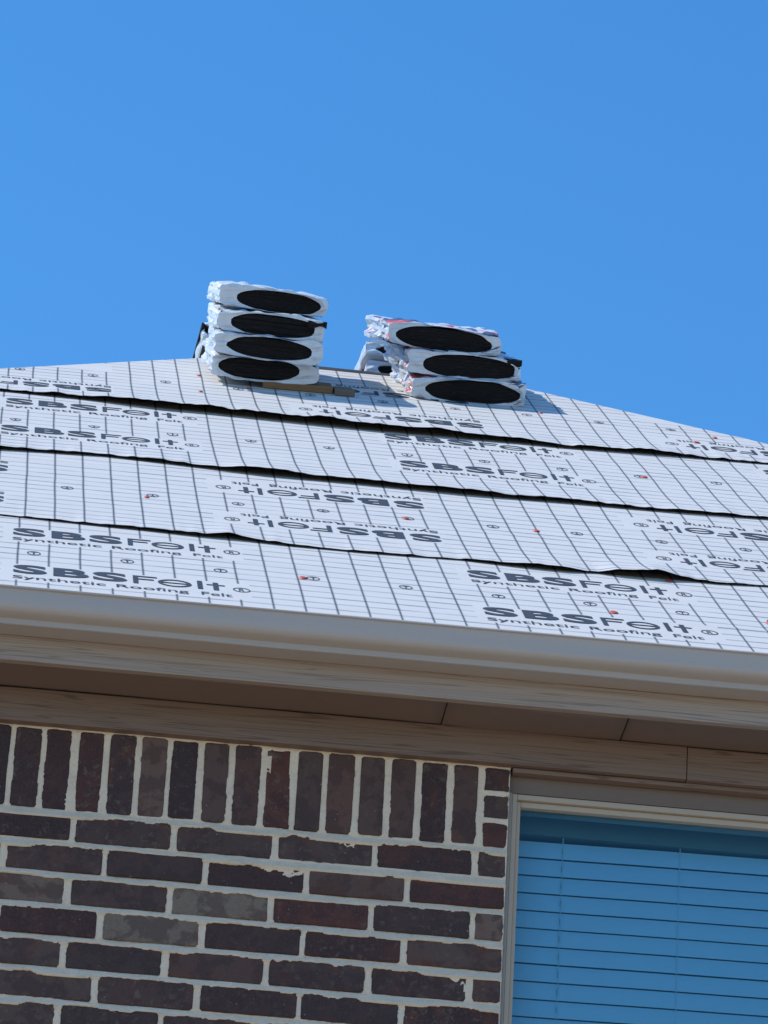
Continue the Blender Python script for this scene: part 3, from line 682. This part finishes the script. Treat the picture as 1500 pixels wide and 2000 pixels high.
def bundle(label, M, W=0.312, T=0.066, L=0.47, seed=0, ell=(0.0, 0.40, 0.45), crumple=0.006, taper=0.0, mat=None, group=None, torn=None, flat_ends=False):
    root = bpy.data.objects.new('shingle_bundle', None); COL.objects.link(root); root.matrix_world = M; root.empty_display_size = 0.05
    tag(root, label, 'shingle bundle', group)
    N = 84; NL = 34; out = wrap_outline(W, T, N)
    ys = np.linspace(0, L, NL)
    A = np.arange(N)/N
    Yg, K = np.meshgrid(ys, np.arange(N), indexing='ij')
    ox, oz = out[K, 0], out[K, 1]
    cn = 1.25*vnoise(ox*16+seed*3.1, oz*30+seed, Yg*9)+0.9*np.abs(vnoise(ox*26+seed, oz*38, Yg*21+seed))*2-0.6+0.22*vnoise(ox*60, oz*70+seed, Yg*46)
    nx_, nz_ = np.sign(ox)*sstep(W/2-0.02, W/2, np.abs(ox)), np.sign(oz)*sstep(T/2-0.012, T/2, np.abs(oz))
    endf = sstep(0, 0.02, Yg)
    amp_x = crumple*np.where(ox < 0, 1.25, 0.7); amp_z = crumple*0.62
    px = ox+nx_*cn*amp_x*(0.35+0.65*endf); pz = oz+nz_*cn*amp_z*(0.5+0.5*endf)
    pz = (pz+T/2)*(1-taper*Yg/L)-T/2
    # wrapper pinched unevenly at the two front corners, wavy upper edge
    rr = random.Random(seed*7+1); pl, pr_ = rr.uniform(0.10, 0.32), rr.uniform(0.12, 0.36)
    e4 = np.abs(2*ox/W)**5*(1-0.75*sstep(0.0, 0.16, Yg)); pz = pz*(1-np.where(ox < 0, pl, pr_)*e4)
    pz = pz+0.0045*vnoise(ox*13+seed*5, seed*2.3, Yg*6)*(oz > 0)
    # gentle sag of the pack
    pz = pz+0.004*vnoise(ox*5+seed, seed*1.7, Yg*3)
    py = Yg-0.004*vnoise(ox*24, oz*30+seed, 1.5)*(Yg < 0.001)
    rings = [np.stack([px[k], py[k], pz[k]], -1) for k in range(NL)]
    # front face: outline -> elliptical opening -> inner lip
    cx, axf, azf = ell; an = np.arctan2(out[:, 1]/T, out[:, 0]/W)
    wob = 1+0.055*vnoise(np.cos(an)*2.6+seed, np.sin(an)*2.6, seed*1.3)
    ex, ez = cx*W+axf*W*np.sign(np.cos(an))*np.abs(np.cos(an))**0.86*wob, azf*T*np.sign(np.sin(an))*np.abs(np.sin(an))**0.86*wob
    ez = ez*(1-np.where(ex < 0, pl, pr_)*0.7*np.abs(2*ex/W)**5)+0.5*0.0045*vnoise(ex*13+seed*5, seed*2.3, 0.0)*(ez > 0)
    mid = np.stack([(rings[0][:, 0]+ex)/2, -0.003+0.009*vnoise(ex*42, ez*60+seed, 2.0), (rings[0][:, 2]*0.55+ez*0.45)], -1)
    lip = np.stack([ex, np.full(N, -0.0015), ez], -1); inn = np.stack([ex*0.995, np.full(N, 0.010), ez*0.98], -1)
    V = np.concatenate([inn, lip, mid]+rings); R_ = 3+NL; F = []
    for a in range(R_-1):
        for k in range(N): k2 = (k+1) % N; F.append((a*N+k, (a+1)*N+k, (a+1)*N+k2, a*N+k2))
    F.append(tuple((R_-1)*N+k for k in range(N)))
    me = mesh('wrapper', V, F); me.validate(); me.polygons.foreach_set('use_smooth', [(i // N) < 1 for i in range(len(me.polygons))])
    obj('wrapper', me, mat or M_WRAP, root)
    # shingles: a stack of thin layers with slightly uneven edges
    nl = 12; tp = lambda z: (z+T/2)*(1-taper)-T/2; Vs = []; Fs = []; th = (T-0.010)/nl
    for k in range(nl):
        r = random.Random(seed*50+k); x0, x1 = -W/2+0.008+r.uniform(0, .003), W/2-0.008-r.uniform(0, .003); y0 = 0.007+r.uniform(-0.0022, 0.0022); z0 = -T/2+0.005+k*th; z1 = z0+th*0.93
        b = len(Vs); Vs += [(x0, y0, z0), (x1, y0, z0), (x1, L-0.01, tp(z0)), (x0, L-0.01, tp(z0)), (x0, y0, z1), (x1, y0, z1), (x1, L-0.01, tp(z1)), (x0, L-0.01, tp(z1))]
        Fs += [tuple(b+i for i in q) for q in ((0, 1, 5, 4), (1, 2, 6, 5), (2, 3, 7, 6), (3, 0, 4, 7), (4, 5, 6, 7), (3, 2, 1, 0))]
    obj('shingles', mesh('shingles', Vs, Fs), M_SHING, root)
    # torn corner: loose black shingle tabs poking out of the wrapper
    for (tx, tz, tw, tl, ry) in (torn or ()):
        v = []; n = 7
        for k in range(n):
            t = k/(n-1); v += [(tx-tw/2+tw*t, -0.006+0.004*math.sin(5*t+seed), tz-0.0075+0.004*math.sin(7*t+seed)), (tx-tw/2+tw*t, -0.006+0.004*math.sin(5*t+seed), tz+0.0065+0.003*math.cos(6*t)), (tx-tw/2+tw*t, tl, tz+0.004), (tx-tw/2+tw*t, tl, tz-0.004)]
        f = []
        for k in range(n-1):
            a = 4*k; b = a+4
            for e_ in range(4): f.append((a+e_, b+e_, b+(e_+1) % 4, a+(e_+1) % 4))
        f += [(0, 1, 2, 3), (4*n-1, 4*n-2, 4*n-3, 4*n-4)]
        o = obj('torn_shingle', mesh('torn_shingle', v, f), M_SHING, root)
    return root
def on_roof(X, U, H, yaw=0.0, roll=0.0, tilt=0.0, back=False):
    """matrix with local y up the slope; X,U,H: middle of the lower front edge (centre of pack's front is added by T/2)"""
    uv, nv, xv = (UV_, NV, Vector((1, 0, 0)))
    o = Vector((X, YE, ZE))+uv*U+nv*H
    if back:
        uv = Vector((0, CP, -SP)); nv = Vector((0, SP, CP)); o = Vector((X, YR, ZR))+uv*U+nv*H
    m = Matrix((xv, uv, nv)).transposed().to_4x4()
    return Matrix.Translation(o) @ m @ Matrix.Rotation(yaw, 4, 'Z') @ Matrix.Rotation(roll, 4, 'Y') @ Matrix.Rotation(tilt, 4, 'X')
GL, GR = 'shingle bundles stacked left on the ridge', 'shingle bundles stacked right on the ridge'
TL, TR = 0.0600, 0.0655
LS = [ # centre X, front U, yaw, roll(deg), ellipse
    (-0.519, 3.595, 1, 0.3, (-0.06, 0.385, 0.49), 'bottom bundle of the left stack, resting on a board'),
    (-0.515, 3.57, 0, 1.2, (0.01, 0.40, 0.47), 'second bundle from the bottom of the left stack'),
    (-0.516, 3.59, 1, 1.6, (0.02, 0.40, 0.48), 'third bundle up of the left stack, torn at its right corner'),
    (-0.510, 3.655, 2, 2.6, (0.05, 0.395, 0.475), 'top bundle of the left stack of four')]
for k, (X, U, yw, rl, el, lb) in enumerate(LS):
    bundle('white wrapped black shingles, '+lb, on_roof(X, U, 0.0335+TL*(k+0.5), RAD(yw), RAD(rl), -k*RAD(1.45)), W=0.291, T=TL, L=0.46, seed=k+1, ell=el, crumple=0.0075, taper=0.19, group=GL,
           torn=[(0.126, 0.019, 0.052, 0.10, 0)] if k == 2 else None)
RS = [(0.048, 3.70, 3.5, 0.0, (0.03, 0.425, 0.485), 'bottom bundle of the right stack'),
      (0.032, 3.72, 4.5, 0.5, (0.04, 0.42, 0.49), 'middle bundle of the right stack of three'),
      (-0.028, 3.755, 3, 1.6, (0.0, 0.425, 0.48), 'top bundle of the right stack, red and navy print on top')]
for k, (X, U, yw, rl, el, lb) in enumerate(RS):
    bundle('white wrapped black shingles, '+lb, on_roof(X, U, 0.009+TR*(k+0.5), RAD(yw), RAD(rl), -k*RAD(1.8)), W=0.312, T=TR, L=0.46, seed=k+11, ell=el, crumple=0.0075, taper=0.215, mat=M_WRAPP, group=GR,
           torn=[(0.135, 0.024, 0.04, 0.08, 0)] if k == 1 else None)
def behind(X, dy, z, yaw, slope):
    uv = Vector((0, math.cos(slope), math.sin(slope))); nv = Vector((0, -math.sin(slope), math.cos(slope)))
    m = Matrix((Vector((1, 0, 0)), uv, nv)).transposed().to_4x4()
    return Matrix.Translation(Vector((X, YR+dy, ZR+z))) @ m @ Matrix.Rotation(yaw, 4, 'Z')
NM = ['lowest', 'middle', 'topmost']
for k in range(3):
    bundle('shingle bundle lying behind the left stack, %s of its pile' % NM[k], behind(-0.507+0.006*math.sin(k*2.2), 0.11, -0.010+0.062*(k+0.5), RAD(3+k), RAD(-14)),
           W=0.312, T=0.0615, L=0.42, seed=k+21, ell=(-0.02, 0.47, 0.49), crumple=0.004, group='bundles behind the left stack', torn=[(-0.145, 0.010, 0.03, 0.2, 0)])
for k in range(3):
    bundle('white wrapped shingle bundle lying behind the right stack, %s of its pile' % NM[k], behind(-0.040+0.004*math.sin(k*2+1), 0.13, -0.012+0.0625*(k+0.5), RAD(7+k), RAD(-14)),
           W=0.312, T=0.0615, L=0.42, seed=k+31, ell=(0.04, 0.44, 0.49), crumple=0.0035, mat=M_WRAPP, group='bundles behind the right stack')
# boards
def board(label, X0, X1, U0, dU, T_, mat, yaw):
    bm = bmesh.new(); bmesh.ops.create_cube(bm, size=1)
    for v in bm.verts: v.co = Vector((v.co.x*(X1-X0), v.co.y*dU, (v.co.z+0.5)*T_))
    bmesh.ops.bevel(bm, geom=list(bm.edges), offset=0.002, segments=1, affect='EDGES'); me = bpy.data.meshes.new('wooden_board'); bm.to_mesh(me); bm.free()
    o = obj('wooden_board', me, mat); o.matrix_world = on_roof((X0+X1)/2, U0+dU/2, 0.0135, RAD(yaw)); tag(o, label, 'board', 'boards under the left stack')
board('pale wooden board wedged under the left shingle stack', -0.520, -0.330, 3.592, 0.09, 0.019, M_BOARD, 1)
board('short grey wooden block at the right end of the pale board', -0.326, -0.272, 3.575, 0.07, 0.017, M_BOARD2, 3)
